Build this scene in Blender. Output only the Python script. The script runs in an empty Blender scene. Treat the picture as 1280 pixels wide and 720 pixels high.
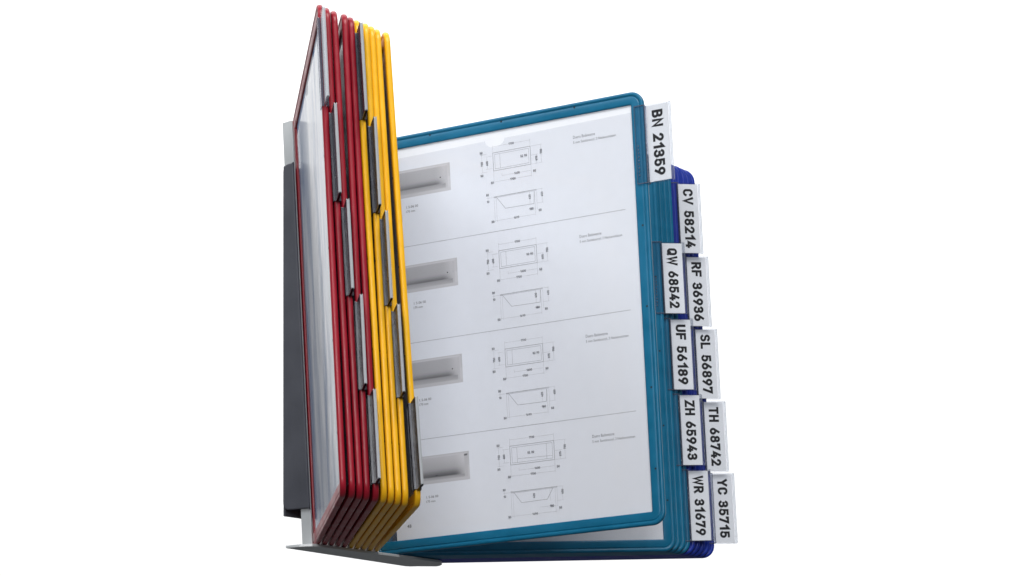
import bpy, bmesh, math
from mathutils import Vector, Matrix
S = bpy.context.scene
C = S.collection
R = math.radians

# ------------------------------------------------------------------ camera, world, lamps, exposure
CAM_Z = 1.0
cam_d = bpy.data.cameras.new('camera'); cam = bpy.data.objects.new('camera', cam_d); C.objects.link(cam)
cam.location = (0, 0, CAM_Z); cam.rotation_euler = (R(90), 0, 0)
cam_d.sensor_width = 36; cam_d.lens = 2915.7 * 36 / 1280
cam_d.shift_y = (985.96 - 360) / 1280            # view-camera rise, verticals stay parallel
cam_d.clip_start = 0.05; cam_d.clip_end = 60
S.camera = cam

wd = bpy.data.worlds.new('World'); S.world = wd; wd.use_nodes = True
bg = wd.node_tree.nodes['Background']
bg.inputs[0].default_value = (0.93, 0.96, 1.0, 1); bg.inputs[1].default_value = 0.11

def area(name, loc, target, size, power, col=(1, 1, 1)):
    l = bpy.data.lights.new(name, 'AREA'); l.shape = 'RECTANGLE'; l.size, l.size_y = size
    l.energy = power; l.color = col
    o = bpy.data.objects.new(name, l); C.objects.link(o); o.location = loc
    o.rotation_euler = (Vector(target) - Vector(loc)).to_track_quat('-Z', 'Y').to_euler()
    return o
BACK = 193
MID = (0.0, 1.72, CAM_Z + 0.33)
area('key_softbox', (0.45, 0.1, CAM_Z + 2.3), MID, (1.3, 1.0), 53, (1, .985, .96))
area('side_softbox', (-1.75, 0.55, CAM_Z + 2.15), MID, (1.1, 0.9), 28, (.93, .97, 1))
area('front_softbox', (-0.1, -0.5, CAM_Z + 0.62), MID, (0.6, 0.5), 19, (1, 1, 1))
area('backdrop_lamp', (0, 2.6, CAM_Z + 2.9), (0, 5.0, CAM_Z + 0.7), (6, .8), BACK)

S.render.engine = 'CYCLES'
vs = S.view_settings
vs.view_transform = 'Standard'; vs.look = 'None'; vs.gamma = 1; vs.exposure = 0; vs.use_curve_mapping = False
S.cycles.transparent_max_bounces = 64
S.cycles.max_bounces = 14

# ------------------------------------------------------------------ materials
def mat(name, col, rough=.45, spec=.5, noise=0.0, nscale=300, bump=0.0, bscale=900, coat=0, metallic=0):
    m = bpy.data.materials.new(name); m.use_nodes = True
    nt = m.node_tree; p = nt.nodes['Principled BSDF']
    p.inputs['Base Color'].default_value = (*col, 1); p.inputs['Roughness'].default_value = rough
    p.inputs['Specular IOR Level'].default_value = spec; p.inputs['Coat Weight'].default_value = coat
    p.inputs['Metallic'].default_value = metallic
    tc = nt.nodes.new('ShaderNodeTexCoord')
    if noise:
        n = nt.nodes.new('ShaderNodeTexNoise'); n.inputs['Scale'].default_value = nscale; n.inputs['Detail'].default_value = 6
        nt.links.new(tc.outputs['Object'], n.inputs['Vector'])
        r = nt.nodes.new('ShaderNodeValToRGB')
        r.color_ramp.elements[0].position = .3; r.color_ramp.elements[1].position = .7
        r.color_ramp.elements[0].color = (*[c * (1 - noise) for c in col], 1)
        r.color_ramp.elements[1].color = (*[min(1, c * (1 + noise)) for c in col], 1)
        nt.links.new(n.outputs['Fac'], r.inputs[0]); nt.links.new(r.outputs[0], p.inputs['Base Color'])
        mr = nt.nodes.new('ShaderNodeMapRange'); mr.inputs['From Min'].default_value = .3; mr.inputs['From Max'].default_value = .7
        mr.inputs['To Min'].default_value = rough * .8; mr.inputs['To Max'].default_value = min(1, rough * 1.25)
        nt.links.new(n.outputs['Fac'], mr.inputs['Value']); nt.links.new(mr.outputs[0], p.inputs['Roughness'])
    if bump:
        n = nt.nodes.new('ShaderNodeTexNoise'); n.inputs['Scale'].default_value = bscale; n.inputs['Detail'].default_value = 3
        nt.links.new(tc.outputs['Object'], n.inputs['Vector'])
        b = nt.nodes.new('ShaderNodeBump'); b.inputs['Strength'].default_value = bump; b.inputs['Distance'].default_value = .0004
        nt.links.new(n.outputs['Fac'], b.inputs['Height']); nt.links.new(b.outputs[0], p.inputs['Normal'])
    return m

def clear(name, tint, gloss_col, rough, ior, opaque=0.0, opaque_col=(.5, .5, .5), bump=.12, cap=1.0):
    m = bpy.data.materials.new(name); m.use_nodes = True
    nt = m.node_tree; nt.nodes.clear(); N = nt.nodes.new; L = nt.links.new
    out = N('ShaderNodeOutputMaterial'); tr = N('ShaderNodeBsdfTransparent'); tr.inputs[0].default_value = (*tint, 1)
    gl = N('ShaderNodeBsdfGlossy'); gl.inputs['Color'].default_value = (*gloss_col, 1); gl.inputs['Roughness'].default_value = rough
    tc = N('ShaderNodeTexCoord'); n = N('ShaderNodeTexNoise'); n.inputs['Scale'].default_value = 22; n.inputs['Detail'].default_value = 2
    b = N('ShaderNodeBump'); b.inputs['Strength'].default_value = bump; b.inputs['Distance'].default_value = .004
    L(tc.outputs['Object'], n.inputs['Vector']); L(n.outputs['Fac'], b.inputs['Height']); L(b.outputs[0], gl.inputs['Normal'])
    # two-sided Schlick reflectance of a thin clear sheet
    geo = N('ShaderNodeNewGeometry'); dt = N('ShaderNodeVectorMath'); dt.operation = 'DOT_PRODUCT'
    L(geo.outputs['Normal'], dt.inputs[0]); L(geo.outputs['Incoming'], dt.inputs[1])
    def mth(op, a, b_=None):
        q = N('ShaderNodeMath'); q.operation = op
        for i, v in enumerate((a, b_)):
            if v is None: continue
            if isinstance(v, (int, float)): q.inputs[i].default_value = v
            else: L(v, q.inputs[i])
        return q.outputs[0]
    f0 = ((ior - 1) / (ior + 1)) ** 2
    fr = mth('ADD', mth('MULTIPLY', mth('POWER', mth('SUBTRACT', 1.0, mth('ABSOLUTE', dt.outputs['Value'])), 5.0), 1 - f0), f0)
    fr = mth('MINIMUM', fr, cap)                       # slightly matt sheets never turn into a full mirror
    mx = N('ShaderNodeMixShader'); L(fr, mx.inputs[0]); L(tr.outputs[0], mx.inputs[1]); L(gl.outputs[0], mx.inputs[2])
    last = mx
    if opaque:
        df = N('ShaderNodeBsdfDiffuse'); df.inputs[0].default_value = (*opaque_col, 1)
        m2 = N('ShaderNodeMixShader'); m2.inputs[0].default_value = opaque
        L(mx.outputs[0], m2.inputs[1]); L(df.outputs[0], m2.inputs[2]); last = m2
    L(last.outputs[0], out.inputs[0])
    return m

M = {
    'red': mat('red_plastic', (.30, .008, .022), .36, .35, .10, 60, .12),
    'yellow': mat('yellow_plastic', (.88, .47, .010), .36, .35, .06, 60, .12),
    'teal': mat('teal_plastic', (.002, .125, .24), .36, .35, .10, 60, .12),
    'blue': mat('navy_plastic', (.008, .030, .30), .36, .35, .10, 60, .12),
    'paper': mat('paper', (.76, .78, .825), .75, .2, .012, 140, .05, 600),
    'card': mat('label_card', (.84, .85, .87), .6, .3, .01, 200),
    'card_dark_reflect': mat('card_painted_dark_reflection', (.050, .055, .085), .6, .2, .05, 60),  # label card painted dark, standing in for the dark reflection over it
    'tab_dark_reflect': mat('clear_plastic_painted_dark', (.070, .076, .100), .25, .45, .08, 60),  # clear tab plastic made opaque dark; its grazing reflection is in the colour
    'ink': mat('black_ink', (.012, .012, .014), .6, .3, .2, 400),
    'figure': mat('dark_grey_ink', (.13, .135, .15), .7, .2, .2, 400),
    'line': mat('grey_ink', (.40, .41, .44), .7, .2, .2, 400),
    'thin': mat('pale_grey_ink', (.54, .55, .58), .7, .2, .2, 400),
    'dot': mat('rivet_shadow', (.006, .02, .035), .5, .4, .2, 400),
    'metal': mat('light_grey_metal', (.55, .57, .58), .45, .4, .05, 40, .15, 1400, 0, .25),
    'dark': mat('anthracite_metal', (.070, .073, .088), .45, .5, .10, 30, .2, 1400),
    'film': clear('clear_film', (.955, .96, .97), (1, 1, 1), .14, 1.42, .05, (.55, .57, .66), .12, .42),
    'clear': clear('clear_plastic', (.945, .952, .965), (1, 1, 1), .16, 1.45, 0, (.5, .5, .5), 0.0, .12),
    'clear_edge': clear('clear_plastic_edge', (.50, .53, .62), (1, 1, 1), .12, 1.6, .30, (.22, .24, .31), 0.0, .16),
    'clear_rim': clear('clear_plastic_rim', (.75, .78, .82), (1, 1, 1), .12, 1.5, .55, (.66, .69, .73), .02, .5),
    'backdrop': mat('white_backdrop', (.92, .92, .92), .9, .1, .005, 2),
}

# ------------------------------------------------------------------ helpers
def obj(name, me, material=None, parent=None, smooth=False):
    if isinstance(me, bmesh.types.BMesh):
        bm = me; me = bpy.data.meshes.new(name); bm.to_mesh(me); bm.free()
    if material is not None and not me.materials: me.materials.append(material)
    if smooth:
        for p in me.polygons: p.use_smooth = True
    o = bpy.data.objects.new(name, me); C.objects.link(o)
    if parent: o.parent = parent
    return o
def tag(o, label, cat, group=None):
    o['label'] = label; o['category'] = cat
    if group: o['group'] = group
def bm_box(bm, x0, x1, y0, y1, z0, z1):
    v = [bm.verts.new((x, y, z)) for x in (x0, x1) for y in (y0, y1) for z in (z0, z1)]
    for f in ((0, 1, 3, 2), (4, 6, 7, 5), (0, 4, 5, 1), (2, 3, 7, 6), (0, 2, 6, 4), (1, 5, 7, 3)):
        bm.faces.new([v[i] for i in f])
def box(x0, x1, y0, y1, z0, z1, bevel=0):
    bm = bmesh.new(); bm_box(bm, x0, x1, y0, y1, z0, z1)
    bmesh.ops.recalc_face_normals(bm, faces=bm.faces)
    if bevel: bmesh.ops.bevel(bm, geom=bm.edges[:], offset=bevel, segments=2, affect='EDGES', profile=.5)
    return bm
def prism(pts, z0, z1, bevel=0):
    """outline in (x, y), extruded along z"""
    bm = bmesh.new()
    a = [bm.verts.new((x, y, z0)) for x, y in pts]; b = [bm.verts.new((x, y, z1)) for x, y in pts]
    bm.faces.new(a[::-1]); bm.faces.new(b); k = len(pts)
    for i in range(k): bm.faces.new((a[i], a[(i + 1) % k], b[(i + 1) % k], b[i]))
    bmesh.ops.recalc_face_normals(bm, faces=bm.faces)
    if bevel: bmesh.ops.bevel(bm, geom=bm.edges[:], offset=bevel, segments=2, affect='EDGES', profile=.5)
    return bm
def round_rect(x0, x1, y0, y1, radii, seg=6):
    """radii for corners (x1,y1),(x0,y1),(x0,y0),(x1,y0)"""
    out = []
    for (cx, cy, sx, sy, a0), r in zip(((x1, y1, -1, -1, 0), (x0, y1, 1, -1, 90), (x0, y0, 1, 1, 180), (x1, y0, -1, 1, 270)), radii):
        for i in range(seg + 1):
            a = R(a0 + 90 * i / seg); out.append((cx + sx * r + r * math.cos(a), cy + sy * r + r * math.sin(a)))
    return out
def cyl(r, z0, z1, seg=14, axis='z', at=(0, 0)):
    pts = [(at[0] + r * math.cos(2 * math.pi * i / seg), at[1] + r * math.sin(2 * math.pi * i / seg)) for i in range(seg)]
    return prism(pts, z0, z1)

# ------------------------------------------------------------------ backdrop (the plain white studio ground behind the product)
bm = bmesh.new(); bm_box(bm, -5, 5, 5.0, 5.05, CAM_Z - .05, CAM_Z + 6)
bd = obj('backdrop', bm, M['backdrop']); bd['kind'] = 'structure'

# ------------------------------------------------------------------ directions of the wall unit
AL, TH = .94886, .06198
Wn = Vector((math.cos(AL), math.sin(AL), 0))           # along the wall
Nn = Vector((math.sin(AL), -math.cos(AL), 0))          # out of the wall
Zz = Vector((0, 0, 1))
UP = Zz * math.cos(TH) - Nn * math.sin(TH)             # hinge axis, leaning
N2 = Nn * math.cos(TH) + Zz * math.sin(TH)
P0 = Vector((-.14117, 1.67699, .1731 + CAM_Z))
STEP, PW, PH = .00729, .227, .310
def frame_matrix(x, y, z, o):
    return Matrix(((x.x, y.x, z.x, o.x), (x.y, y.y, z.y, o.y), (x.z, y.z, z.z, o.z), (0, 0, 0, 1)))

# ------------------------------------------------------------------ wall bracket
br = bpy.data.objects.new('wall_bracket', None); C.objects.link(br)
br.matrix_world = frame_matrix(Nn, Wn, Zz, P0)      # x out of wall, y along wall, z up
tag(br, 'grey metal wall bracket with dark side plate and light carrier holding all the hinged panels', 'wall bracket')
WL = .1445
# dark channel: two side plates and the plate on the wall, bent from one sheet
side = [p if p[0] < -.01 else (.0050 - .062 * p[1], p[1]) for p in round_rect(-.0215, .016, .0275, .2765, (.001, .005, .005, .001), 5)]
def side_plate(y0, y1):
    bm = prism(side, y0, y1, .0008)
    bmesh.ops.transform(bm, matrix=Matrix(((1, 0, 0, 0), (0, 0, 1, 0), (0, 1, 0, 0), (0, 0, 0, 1))), verts=bm.verts)
    bmesh.ops.recalc_face_normals(bm, faces=bm.faces); return bm
obj('side_plate', side_plate(-.0112, -.0092), M['dark'], br)
obj('side_plate', side_plate(WL + .0032, WL + .0052), M['dark'], br)
obj('wall_plate', box(-.0235, -.0216, -.0085, WL + .0025, .0235, .2765, .0006), M['dark'], br)
for k, zz in enumerate((.06, .15, .24)):
    obj('screw_head', cyl(.0035, 0, .0012, 18), M['metal'], br).matrix_local = Matrix.Translation((-.0216, .06, zz)) @ Matrix.Rotation(R(90), 4, 'Y')
# leaning light carrier: strips + flanges in the hinge frame
CR = frame_matrix(N2, Wn, UP, P0)
CRL = br.matrix_world.inverted() @ CR
def carrier(name, bm):
    o = obj(name, bm, M['metal'], br); o.matrix_local = CRL; return o
carrier('carrier_strip', box(-.0050, .0041, -.0088, -.0072, -.0012, .3085, .0004))
carrier('carrier_strip', box(-.0050, .0036, WL + .0012, WL + .0028, .0060, .3085, .0004))
carrier('carrier_back', box(-.0066, -.0052, -.0068, WL + .0008, .0300, .2700, .0004))
fl = [(-.0016, -.031), (.0080, -.027), (.0150, -.021), (.0165, -.017), (.0165, .1240), (.0150, .1290), (.0100, .1365), (.0050, .1405), (.0010, .1405), (-.0070, .1270), (-.0108, .1235), (-.0120, .1180)]
carrier('lower_flange', prism(fl, -.0026, -.0005, .0004))
carrier('upper_flange', prism(round_rect(.0005, .0090, -.0030, WL - .002, (.003,) * 4, 4), PH * 1.009 + .0012, PH * 1.009 + .0026, .0004))

# ------------------------------------------------------------------ panel pieces (local u = out from hinge, v = up, t = towards the reading side)
def ring_mesh():
    """moulded frame: rounded bead round the rim, groove, flat web; one closed ring"""
    q_t = [(0, .0005), (.012, .0011), (.05, .00165), (.11, .00195), (.18, .0020), (.25, .0019), (.30, .0016), (.325, .00125),
           (.36, .00125), (.385, .0016), (.43, .0017), (.90, .00155), (.97, .0014), (1, .0010)]
    prof = q_t + [(q, -t) for q, t in reversed(q_t)]
    bm = bmesh.new(); loops = []
    for q, t in prof:
        r = .0098 * (1 - q) + .0008 * q; rh = .0022 * (1 - q) + .0008 * q
        pts = round_rect(.0062 * q, PW - .0096 * q, .0096 * q, PH - .0092 * q, (r, rh, rh, r), 8)
        loops.append([bm.verts.new((x, y, t)) for x, y in pts])
    k = len(loops[0]); m = len(loops)
    for i in range(m):
        A, B = loops[i], loops[(i + 1) % m]
        for j in range(k): bm.faces.new((A[j], A[(j + 1) % k], B[(j + 1) % k], B[j]))
    bmesh.ops.recalc_face_normals(bm, faces=bm.faces)
    me = bpy.data.meshes.new('frame'); bm.to_mesh(me); bm.free()
    for p in me.polygons: p.use_smooth = True
    return me
FRAME = {}
base_ring = ring_mesh()
for c in ('red', 'yellow', 'teal', 'blue'):
    me = base_ring.copy(); me.materials.append(M[c]); FRAME[c] = me

def rivet_mesh():
    bm = bmesh.new()
    spots = [(.0593 + .0576 * i, PH - .0036) for i in range(3)] + [(PW - .0052, .2134 - .0579 * i) for i in range(4)]
    for x, y in spots:
        for s in (1, -1):
            vs_ = [bm.verts.new((x + .00075 * math.cos(a * math.pi / 5), y + .00075 * math.sin(a * math.pi / 5), s * .00187)) for a in range(10)]
            vt = [bm.verts.new((v.co.x, v.co.y, s * .0015)) for v in vs_]
            bm.faces.new(vs_ if s > 0 else vs_[::-1])
            for i in range(10): bm.faces.new((vt[i], vt[(i + 1) % 10], vs_[(i + 1) % 10], vs_[i]))
    me = bpy.data.meshes.new('rivet_dots'); bm.to_mesh(me); bm.free(); me.materials.append(M['dot']); return me
RIVET = rivet_mesh()

def film_mesh():
    """two clear sheets of the pocket, thumb notch at the open top of the reading side"""
    bm = bmesh.new()
    x0, x1, y0, y1 = .0052, PW - .0088, .0088, .2945
    top = [(x1, y1 + .001), (.1182, y1)]
    for i in range(1, 12): a = R(180 * i / 12); top.append((.1105 + .0077 * math.cos(a), y1 - .0056 * math.sin(a)))
    top += [(.1028, y1), (x0, y1 - .001)]
    bm.faces.new([bm.verts.new((x, y, .00055)) for x, y in [(x0, y0), (x1, y0)] + top])
    bm.faces.new([bm.verts.new((x, y, -.00055)) for x, y in [(x0, y0), (x0, PH - .0088), (x1, PH - .0088), (x1, y0)]])
    me = bpy.data.meshes.new('film_pocket'); bm.to_mesh(me); bm.free(); me.materials.append(M['film']); return me
FILM = film_mesh()

# index tab: a clear envelope beyond the rim, clipped over the frame, card inside. Local origin at its lower rim corner
TL = .0565
def tab_mesh():
    bm = bmesh.new()
    def slab(x0, x1, y0, y1, z0, z1, r=.0008):
        pts = round_rect(x0, x1, y0, y1, (r,) * 4, 3)
        a = [bm.verts.new((x, y, z0)) for x, y in pts]; b = [bm.verts.new((x, y, z1)) for x, y in pts]
        bm.faces.new(a[::-1]); bm.faces.new(b); k = len(pts)
        for i in range(k):
            f = bm.faces.new((a[i], a[(i + 1) % k], b[(i + 1) % k], b[i])); f.material_index = 1
    slab(.0006, .0198, 0, TL, .00055, .00095)          # front cover of the card envelope
    slab(.0006, .0198, 0, TL, -.00095, -.00055)        # back cover
    slab(.0184, .0196, .0006, TL - .0006, -.0005, .0005, .0004)   # closing weld
    slab(-.0072, .0012, 0, TL, .00205, .00235)         # clip over the frame, front
    slab(-.0072, .0012, 0, TL, -.00235, -.00205)       # clip, back
    slab(.0004, .0011, .0004, TL - .0004, -.0020, -.0010, .0003)
    slab(.0004, .0011, .0004, TL - .0004, .0010, .0020, .0003)
    for f in bm.faces:
        if f.material_index == 1 and all(v.co.x > .0180 for v in f.verts): f.material_index = 2
    n0 = len(bm.faces)
    for z0, z1 in ((.00236, .00246), (-.00246, -.00236)):           # raised rails round the clip
        slab(-.0072, -.0068, .0003, TL - .0003, z0, z1, .0001); slab(.0004, .0010, .0003, TL - .0003, z0, z1, .0001)
        slab(-.0067, .0003, .0002, .0008, z0, z1, .0001); slab(-.0067, .0003, TL - .0008, TL - .0002, z0, z1, .0001)
        for q in range(9): slab(-.0056, -.0048, .006 + q * .0026, .0072 + q * .0026, z0, z1, .0002)   # grip teeth
    bm.faces.ensure_lookup_table()
    for f in bm.faces[n0:]: f.material_index = 1
    me = bpy.data.meshes.new('index_tab'); bm.to_mesh(me); bm.free()
    me.materials.append(M['clear']); me.materials.append(M['clear_edge']); me.materials.append(M['clear_rim']); return me
TAB = tab_mesh()
TAB_D = TAB.copy(); TAB_D.materials[0] = M['tab_dark_reflect']; TAB_D.materials[1] = M['tab_dark_reflect']  # red and yellow tabs: dark reflections painted into the clear plastic
bm = box(.0014, .0176, .0010, TL - .0010, -.0003, .0003)
CARD = bpy.data.meshes.new('label_card'); bm.to_mesh(CARD); bm.free(); CARD.materials.append(M['card'])
CARD_D = CARD.copy(); CARD_D.materials.clear(); CARD_D.materials.append(M['card_dark_reflect'])

# ------------------------------------------------------------------ stroke lettering for the labels (even-width technical capitals)
def arc(cx, cy, rx, ry, a0, a1, k=10):
    return [(cx + rx * math.cos(R(a0 + (a1 - a0) * i / k)), cy + ry * math.sin(R(a0 + (a1 - a0) * i / k))) for i in range(k + 1)]
G = {
 '0': (.52, [arc(.26, .74, .26, .26, 0, 180) + arc(.26, .26, .26, .26, 180, 360) + [(.52, .74)]]),
 '1': (.36, [[(.04, .76), (.32, 1), (.32, 0)]]),
 '2': (.53, [arc(.26, .735, .255, .265, 172, -38, 12) + [(.02, 0), (.53, 0)]]),
 '3': (.52, [arc(.25, .765, .24, .235, 160, -90) , [(.14, .53), (.25, .53)], arc(.25, .265, .27, .265, 90, -160)]),
 '4': (.56, [[(.34, 1), (.0, .25), (.56, .25)], [(.41, .50), (.41, 0)]]),
 '5': (.52, [[(.47, 1), (.06, 1), (.04, .50)] + arc(.25, .315, .27, .315, 138, -150, 14)[1:]]),
 '6': (.54, [arc(.27, .29, .27, .29, 0, 360, 18), [(.045, .45), (.37, 1)]]),
 '7': (.52, [[(.0, .86), (.0, 1), (.52, 1), (.18, 0)]]),
 '8': (.54, [arc(.27, .765, .235, .235, 0, 360, 16), arc(.27, .265, .27, .265, 0, 360, 18)]),
 '9': (.54, [arc(.27, .71, .27, .29, 0, 360, 18), [(.495, .55), (.17, 0)]]),
 'B': (.54, [[(0, 0), (0, 1), (.28, 1)] + arc(.28, .765, .22, .235, 90, -90)[1:] + [(0, .53)], [(.26, .53)] + arc(.28, .265, .26, .265, 90, -90) + [(0, 0)]]),
 'N': (.55, [[(0, 0), (0, 1), (.55, 0), (.55, 1)]]),
 'C': (.55, [arc(.28, .72, .28, .28, 15, 180) + arc(.28, .28, .28, .28, 180, 345)]),
 'V': (.60, [[(0, 1), (.30, 0), (.60, 1)]]),
 'R': (.55, [[(0, 0), (0, 1), (.28, 1)] + arc(.28, .745, .25, .255, 90, -90)[1:] + [(0, .49)], [(.27, .49), (.55, 0)]]),
 'F': (.48, [[(.48, 1), (0, 1), (0, 0)], [(0, .5), (.42, .5)]]),
 'Q': (.57, [arc(.28, .72, .28, .28, 0, 180) + arc(.28, .28, .28, .28, 180, 360) + [(.56, .72)], [(.33, .24), (.57, -.02)]]),
 'W': (.84, [[(0, 1), (.2, 0), (.42, .86), (.64, 0), (.84, 1)]]),
 'S': (.54, [arc(.27, .755, .26, .245, 28, 270, 12) , arc(.27, .255, .27, .255, 90, -152, 12)]),
 'L': (.46, [[(0, 1), (0, 0), (.46, 0)]]),
 'U': (.56, [[(0, 1)] + arc(.28, .28, .28, .28, 180, 360) + [(.56, 1)]]),
 'Z': (.54, [[(.02, 1), (.53, 1), (0, 0), (.54, 0)]]),
 'H': (.56, [[(0, 0), (0, 1)], [(.56, 0), (.56, 1)], [(0, .51), (.56, .51)]]),
 'T': (.54, [[(0, 1), (.54, 1)], [(.27, 1), (.27, 0)]]),
 'Y': (.58, [[(0, 1), (.29, .44), (.58, 1)], [(.29, .44), (.29, 0)]]),
 ' ': (.20, []),
}
def ribbon(bm, pts, hw, fn, z, closed=False):
    """flat stroke of half width hw along pts; fn maps (x, y, z) to local space"""
    P = [Vector(p) for p in pts]
    Q = [P[0]]
    for p in P[1:]:
        if (p - Q[-1]).length > 1e-5: Q.append(p)
    P = Q; n = len(P)
    closed = (P[0] - P[-1]).length < 1e-4 and n > 4
    if not closed:
        P[0] = P[0] + (P[0] - P[1]).normalized() * hw; P[-1] = P[-1] + (P[-1] - P[-2]).normalized() * hw
    else: P = P[:-1]; n = len(P)
    Lf, Rt = [], []
    for i in range(n):
        a = P[i] - P[i - 1] if (i > 0 or closed) else P[1] - P[0]
        b = P[(i + 1) % n] - P[i] if (i < n - 1 or closed) else P[-1] - P[-2]
        a = a.normalized(); b = b.normalized()
        na = Vector((-a.y, a.x)); nb = Vector((-b.y, b.x)); m = (na + nb)
        m = m.normalized() if m.length > 1e-4 else na
        k = hw / max(.42, m.dot(na))
        Lf.append(bm.verts.new(fn(*(P[i] + m * k), z))); Rt.append(bm.verts.new(fn(*(P[i] - m * k), z)))
    for i in range(n if closed else n - 1):
        j = (i + 1) % n; bm.faces.new((Lf[i], Rt[i], Rt[j], Lf[j]))
GAP = .105
def text_width(s, wt=.275): return sum(G[c][0] + wt + GAP for c in s) - wt - GAP
def draw_text(bm, s, fn, wt=.275):
    x = 0; z = 0
    for c in s:
        w, strokes = G[c]
        for st in strokes:
            ribbon(bm, [(x + a, b) for a, b in st], wt / 2, fn, z); z += 1
        x += w + wt + GAP
def label_lettering(s, parent):
    bm = bmesh.new(); sc = .0064
    L_ = text_width(s) * sc; sx = sc * .0450 / L_
    L_ = text_width(s) * sx
    draw_text(bm, s, lambda x, y, z: (.0063 + y * sc, TL / 2 + L_ / 2 - x * sx, .00034 + z * .000004))
    bmesh.ops.recalc_face_normals(bm, faces=bm.faces)
    return obj('lettering', bm, M['ink'], parent)

# ------------------------------------------------------------------ the twenty panels
PSI_L = [(-45.1, -.05), (-44.85, .25), (-44.8, .3), (-44.85, -.1), (-44.55, .25), (-44.4, .5), (-44.4, .3), (-44.4, .45), (-44.35, .65), (-43.45, 1.05)]
PSI_R = [11.98] + [49.1 + d for d in (-.15, .05, -.05, .1, 0, .12, -.06, .05, 0)]
TEXT = [None] * 10 + ['BN 21359', 'QW 68542', 'UF 56189', 'ZH 65943', 'WR 31679', 'CV 58214', 'RF 36936', 'SL 56897', 'TH 68742', 'YC 35715']
POS = ['at the top of its edge', 'second from the top', 'halfway down its edge', 'second from the bottom', 'at the bottom of its edge']
def panel_matrix(k):
    psi, roll = (PSI_L[k] if k < 10 else (PSI_R[k - 10], 0))
    psi = R(psi); d = N2 * math.cos(psi) + Wn * math.sin(psi)
    t = d.cross(UP); r = R(roll)
    up = UP * math.cos(r) + t * math.sin(r); t = d.cross(up)
    return frame_matrix(d, up, t, P0 + Wn * (k * STEP))
COL = ['red', 'yellow', 'teal', 'blue']; CNAME = {'red': 'dark red', 'yellow': 'yellow', 'teal': 'teal', 'blue': 'navy blue'}
panels = []
for k in range(20):
    c = COL[k // 5]; i = k % 5
    e = bpy.data.objects.new('display_panel', None); C.objects.link(e); e.matrix_world = panel_matrix(k) @ Matrix.Diagonal((1, 1.009 if k < 10 else 1, 1, 1)); panels.append(e)
    if TEXT[k]: lab = f'{CNAME[c]} framed hinged panel with the index tab reading {TEXT[k]}'
    else: lab = f'{CNAME[c]} framed hinged panel with its index tab {POS[i]}'
    tag(e, lab, 'display panel', f'{CNAME[c]} panels on the wall bracket')
    fr = obj('frame', FRAME[c], None, e)
    o = obj('rivet_dots', RIVET, None, fr); o['kind'] = 'stuff'
    obj('film_pocket', FILM, None, e)
    # hinge lugs and pins
    o = obj('hinge_pin', cyl(.0012, 0, .0040, 12), M['dot'], e); o.matrix_local = Matrix.Translation((.0022, -.0015, 0)) @ Matrix.Rotation(R(-90), 4, 'X')
    o = obj('hinge_pin', cyl(.0012, 0, .0025, 12), M['dot'], e); o.matrix_local = Matrix.Translation((.0022, PH - .0008, 0)) @ Matrix.Rotation(R(-90), 4, 'X')
    v0 = (.237 - .0565 * i) if c == 'blue' else (.2425 - .0582 * i)
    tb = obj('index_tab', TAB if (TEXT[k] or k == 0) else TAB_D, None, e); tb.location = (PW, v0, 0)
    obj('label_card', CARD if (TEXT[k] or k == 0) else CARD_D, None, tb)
    if TEXT[k]: label_lettering(TEXT[k], tb)

# ------------------------------------------------------------------ paper sheets in the pockets
SHEET = bpy.data.meshes.new('paper_sheet'); bm = box(.0155, PW - .0084, .0086, PH - .0084, -.00012, .00012); bm.to_mesh(SHEET); bm.free()
SHEET.materials.append(M['paper'])
sheets = []
def streak_paper():  # blue streaks paint the film's reflections into the paper colour
    m = M['paper'].copy(); m.name = 'paper_with_painted_reflection'; nt = m.node_tree; p = nt.nodes['Principled BSDF']
    tc = nt.nodes.new('ShaderNodeTexCoord'); mp = nt.nodes.new('ShaderNodeMapping'); mp.inputs['Scale'].default_value = (26, 5.5, 1); mp.inputs['Rotation'].default_value = (0, 0, R(-28))
    n = nt.nodes.new('ShaderNodeTexNoise'); n.inputs['Scale'].default_value = 1; n.inputs['Detail'].default_value = 4; n.inputs['Distortion'].default_value = .8
    r = nt.nodes.new('ShaderNodeValToRGB'); r.color_ramp.elements[0].position = .36; r.color_ramp.elements[1].position = .62
    r.color_ramp.elements[0].color = (.16, .24, .42, 1); r.color_ramp.elements[1].color = (.80, .81, .84, 1)
    nt.links.new(tc.outputs['Object'], mp.inputs[0]); nt.links.new(mp.outputs[0], n.inputs['Vector']); nt.links.new(n.outputs['Fac'], r.inputs[0]); nt.links.new(r.outputs[0], p.inputs['Base Color'])
    return m
SHEET_L = bpy.data.meshes.new('paper_sheet'); bm = box(.0122, PW - .0084, .0086, PH - .0084, -.00012, .00012); bm.to_mesh(SHEET_L); bm.free()
SHEET_S = SHEET_L.copy(); SHEET_L.materials.append(M['paper']); SHEET_S.materials.append(streak_paper())
for k in range(20):
    c = CNAME[COL[k // 5]]
    me = SHEET
    if k < 10: me = SHEET_L if k else SHEET_S
    s = obj('paper_sheet', me); s.matrix_world = panels[k].matrix_world; sheets.append(s)
    if k == 10: tag(s, 'printed sheet of bathtub drawings in four rows behind clear film', 'paper')
    elif k == 0: tag(s, 'pale sheet with painted blue reflection streaks in the red panel beside the dark side plate', 'paper')
    elif TEXT[k]: tag(s, f'plain white sheet in the {c} panel tabbed {TEXT[k]}', 'paper', 'plain sheets in the panels')
    else: tag(s, f'white sheet in the {c} panel with its tab {POS[k % 5]}', 'paper', 'plain sheets in the panels')

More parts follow.
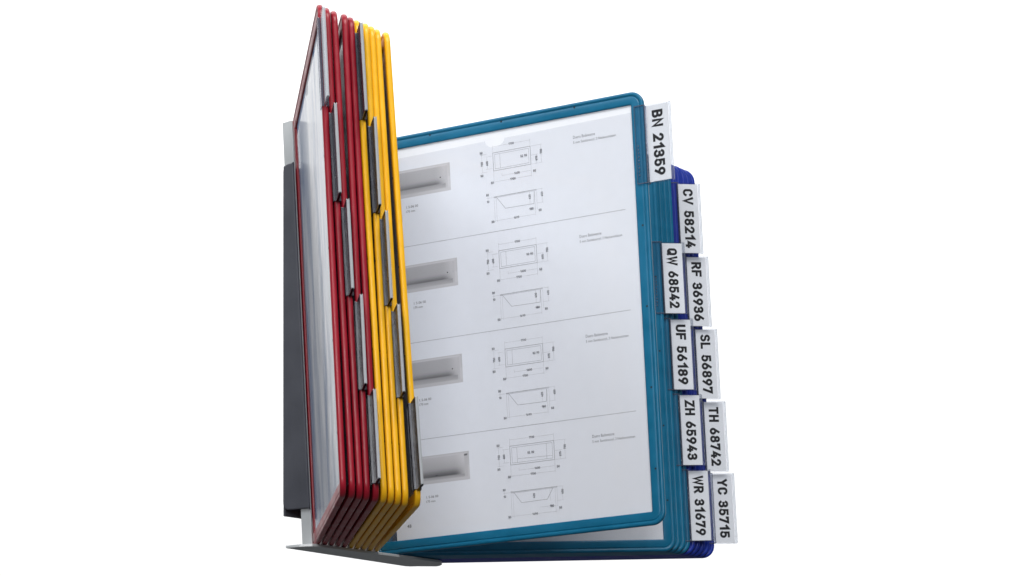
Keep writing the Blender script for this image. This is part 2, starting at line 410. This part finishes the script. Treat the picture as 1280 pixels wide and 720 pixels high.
# ------------------------------------------------------------------ print on the open sheet (millimetres, v measured from each row's lower rule)
PG = sheets[10]; ZT = .00018
def P_(du, dv):
    return lambda x, y, z: ((x + du) * .001, (y + dv) * .001, ZT + z * .000002)
class Ink:
    def __init__(s, du, dv): s.bm = bmesh.new(); s.fn = P_(du, dv); s.z = 0
    def line(s, pts, w=.3): ribbon(s.bm, pts, w / 2, s.fn, s.z); s.z += 1
    def rect(s, x0, x1, y0, y1, w=.3):
        s.line([(x0, y0), (x1, y0)], w); s.line([(x1, y0), (x1, y1)], w); s.line([(x1, y1), (x0, y1)], w); s.line([(x0, y1), (x0, y0)], w)
    def num(s, t, x, y, h=1.35, rot=False):
        tw = text_width(t, .2) * h; f0 = s.fn; z0 = s.z
        if rot: f = lambda a, b, z: f0(x - (b - .5) * h, y - tw / 2 + a * h, z + z0)
        else: f = lambda a, b, z: f0(x - tw / 2 + a * h, y + (b - .5) * h, z + z0)
        draw_text(s.bm, t, f, .24); s.z += 14
    def done(s, name, m):
        bmesh.ops.recalc_face_normals(s.bm, faces=s.bm.faces)
        for f in s.bm.faces:
            if f.normal.z < 0: f.normal_flip()
        return obj(name, s.bm, m, PG)
def font_text(name, body, size, x, y, m, sx=1):
    cu = bpy.data.curves.new(name, 'FONT'); cu.body = body; cu.size = size; cu.resolution_u = 2
    t = bpy.data.objects.new(name, cu); C.objects.link(t)
    bpy.context.view_layer.update()
    me = bpy.data.meshes.new_from_object(t.evaluated_get(bpy.context.evaluated_depsgraph_get()))
    bpy.data.objects.remove(t); me.materials.clear()
    o = obj(name, me, m, PG); o.location = (x * .001, y * .001, ZT); o.scale = (sx, 1, 1); return o

def picture_material():
    m = bpy.data.materials.new('tub_picture_print'); m.use_nodes = True; nt = m.node_tree; p = nt.nodes['Principled BSDF']
    a = nt.nodes.new('ShaderNodeVertexColor'); a.layer_name = 'print'
    nt.links.new(a.outputs[0], p.inputs['Base Color']); p.inputs['Roughness'].default_value = .7
    p.inputs['Specular IOR Level'].default_value = .2; return m
PIC = picture_material()
def sm(a, b, x): t = max(0, min(1, (x - a) / (b - a))); return t * t * (3 - 2 * t)
def tub_colour(x, y, kind):
    """printed picture of a tub seen from above; x, y in 0..1"""
    rim = .60
    ix0, ix1, iy0, iy1 = .035, .965, .12, .925
    if kind == 3: ix1 = .97
    if x < ix0 or x > ix1 or y < iy0 or y > iy1:
        g = rim - .10 * (1 - sm(0, .12, min(x, 1 - x, y, 1 - y) * 2)) * (1 if y > .5 else .35)
        if y < iy0: g = .54
        return g
    u = (x - ix0) / (ix1 - ix0); v = (y - iy0) / (iy1 - iy0)
    g = .37 + .05 * v + .12 * sm(.78, 1, u)
    fl = sm(.52, .14, v)                      # towards the tub floor
    g -= .28 * fl * (1 - sm(.80, .99, u)) * (.7 + .3 * sm(0, .6, u))
    if kind == 3: g += .10 * sm(.3, 1, v)
    ch = .10 + (.10 if kind < 3 else .02)     # foot of the near wall
    if v < ch: g = .34 + .12 * (1 - v / ch) - .05 * u
    if u > .955: g = .50
    if u > .965 and v > .9 and kind == 3: g = .12
    return g
def tub_picture(u1, v0, v1, kind):
    nx, ny = 64, 30; bm = bmesh.new(); u0 = u1 - 56
    lay = bm.loops.layers.float_color.new('print')
    V = [[bm.verts.new(((u0 + (u1 - u0) * i / nx) * .001, (v0 + (v1 - v0) * j / ny) * .001, ZT)) for i in range(nx + 1)] for j in range(ny + 1)]
    for j in range(ny):
        for i in range(nx):
            f = bm.faces.new((V[j][i], V[j][i + 1], V[j + 1][i + 1], V[j + 1][i]))
            for lp, (a, b) in zip(f.loops, ((i, j), (i + 1, j), (i + 1, j + 1), (i, j + 1))):
                g = tub_colour(a / nx, b / ny, kind); lp[lay] = (g, g * .985, g * 1.01, 1)
    o = obj('tub_picture', bm, PIC, PG)
    for (x, y, r) in ((.855, .52, .5), (.935, .53, .38)) if kind < 3 else ((.52, .27, .5),):
        bm = bmesh.new(); cx = u0 + (u1 - u0) * x; cy = v0 + (v1 - v0) * y
        bm.faces.new([bm.verts.new(((cx + r * math.cos(a * math.pi / 6)) * .001, (cy + r * math.sin(a * math.pi / 6)) * .001, ZT + .00002)) for a in range(12)])
        obj('drain_mark', bm, M['ink'] if r > .4 else M['line'], o)

for r, base in enumerate((227.2, 155.0, 82.6, 10.2)):
    du = .9 * r
    sym = r == 3
    tub_picture((73.4, 75.4, 75.5, 77.2)[r], base + (36.4, 37.6, 38.2, 38.8)[r], base + (57.0, 58.0, 59.2, 59.6)[r], r)
    if r < 3:
        k = Ink(0, 0); k.line([(17.5, base), (208.6, base)], .42); k.done('divider_rule', M['line'])
    # plan view
    k = Ink(du, base)
    x0, x1, y0, y1 = (108.3, 138, 44.6, 57.8) if not sym else (107.3, 142, 45.2, 59.0)
    k.rect(x0, x1, y0, y1, .42); k.rect(x0 + 1.4, x1 - 1.4, y0 + 1.3, y1 - 1.3, .24)
    k.line([(x0 + 5.5, y0 + 1.6), (x0 + 5.5, y1 - 1.6)], .22)
    if sym: k.line([(x1 - 6, y0 + 1.6), (x1 - 6, y1 - 1.6)], .22); k.line([(x0 + 6, y0 + 4), (x1 - 1.5, y0 + 3.2)], .22)
    k.done('plan_outline', M['line'])
    k = Ink(du, base)
    k.line([(x0, y1 + 4.6), (x1, y1 + 4.6)], .22); k.line([(x0, y1 + .5), (x0, y1 + 5.4)], .22); k.line([(x1, y1 + .5), (x1, y1 + 5.4)], .22)
    k.line([(x0, y0 - 8.2), (x1, y0 - 8.2)], .22); k.line([(x0, y0 - .5), (x0, y0 - 9)], .22); k.line([(x1, y0 - .5), (x1, y0 - 9)], .22)
    k.line([(x0 + 6.5, y0 - 4.4), (x1 - .5, y0 - 4.4)], .2); k.line([(x0 + 6.5, y0 - 3), (x0 + 6.5, y0 - 5.2)], .2)
    for xx, a, b in ((x0 - 9, y0, y1), (x0 - 4.9, y0 + 2, y1 - 2), (x1 + 8.3, y0, y1), (x1 + 4.6, y0, y0 + 6.5)):
        k.line([(xx, a), (xx, b)], .22); k.line([(xx - 1, a), (xx + 4, a)] if xx < x0 else [(xx + 1, a), (x1 + .6, a)], .2); k.line([(xx - 1, b), (xx + 4, b)] if xx < x0 else [(xx + 1, b), (x1 + .6, b)], .2)
    k.done('plan_dimension_lines', M['thin'])
    k = Ink(du, base)
    k.num('1700', (x0 + x1) / 2, y1 + 4.6); k.num('1600', (x0 + x1) / 2 + 3.4, y0 - 4.4); k.num('1700', (x0 + x1) / 2, y0 - 8.2)
    k.num('750', x0 - 9, (y0 + y1) / 2 - .4, rot=True); k.num('600', x0 - 4.9, (y0 + y1) / 2 - .4, rot=True)
    k.num('750', x1 + 8.3, (y0 + y1) / 2 + 1.4, rot=True); k.num('375', x1 + 4.6, y0 + 3.6, rot=True)
    k.num('50', x0 - 9.2, y1 + 1.4); k.num('50', x0 - 9.4, y0 - 2.2); k.num('50', x0 - 1.4, y0 - 8.6); k.num('50', x1 + 2.6, y0 - 5.2)
    k.num('52 90', x1 - 5.4 if not sym else (x0 + x1) / 2 - 1, (y0 + y1) / 2 + .6, 1.3)
    k.done('plan_figures', M['figure'])
    # section view
    k = Ink(du, base)
    if not sym: a = [(107.6, 25.1), (109.4, 25.0), (116.2, 15.8), (138.8, 15.6), (139.4, 24.4)]; X0, X1 = 107.6, 141.2
    else: a = [(106.4, 25.8), (108.4, 25.5), (114.4, 17.0), (134.8, 17.3), (139.8, 25.6)]; X0, X1 = 106.4, 142.6
    k.line(a, .34); k.line([(X0, 25.4), (X1, 25.6)], .5); k.line([(X0, 24.7), (X1, 24.9)], .22)
    k.done('section_outline', M['line'])
    k = Ink(du, base)
    k.line([(X0, 7.8), (X1 - 1.5, 7.8)], .22); k.line([(X0, 24), (X0, 7)], .22); k.line([(X0 + 1.6, 24), (X0 + 1.6, 7)], .2)
    k.line([(X1 - 1.5, 24), (X1 - 1.5, 7)], .22); k.line([(X1, 24), (X1, 11)], .2)
    k.line([(X1 + 4.2, 15.6), (X1 + 4.2, 25.6)], .22); k.line([(X1, 15.6), (X1 + 5, 15.6)], .2); k.line([(X1, 25.6), (X1 + 5, 25.6)], .2)
    k.line([(X1 - 14 if sym else X1 - 7, 12.2), (X1 - 1.5, 12.2)], .2)
    k.line([(X0 - 5, 22.5), (X0 - 5, 28)], .2); k.line([(X0 - 6, 25.2), (X0 - .5, 25.2)], .2)
    k.line([(X1 - 5.5, 16), (X1 - 5.5, 25)], .2)
    k.done('section_dimension_lines', M['thin'])
    k = Ink(du, base)
    k.num('1690', (X0 + X1) / 2, 7.8); k.num('450', X1 + 4.2, 21.5, rot=True); k.num('420', X1 - 5.5 if not sym else (X0 + X1) / 2, 21, rot=True)
    k.num('30', X0 - 5.2, 27.6); k.num('10', X0 - 5, 22.6); k.num('50', X0 - 1.8, 7.4); k.num('180', X1 - 4.6, 12.2); k.num('55', X1 + 2.2, 10.2)
    k.done('section_figures', M['figure'])
    tx = (171.6, 172.6, 173.4, 174.4)[r]
    font_text('heading_text', 'Duero Badewanne', .00315, tx, base + 57.2, M['figure'], .72)
    font_text('note_text', '5 mm Sanitäracryl, 2 Nackenstützen', .00262, tx, base + 53.6, M['figure'], .86)
    cx = (36.2, 38.6, 39.2, 41)[r]
    font_text('caption_text', 'l. 5-06 00', .0026, cx, base + 28.4, M['ink'])
    font_text('caption_text', '170 mm', .0024, cx - .6, base + 25.2, M['ink'])
font_text('page_number', '48', .0036, 24.2, 18.4, M['ink'])
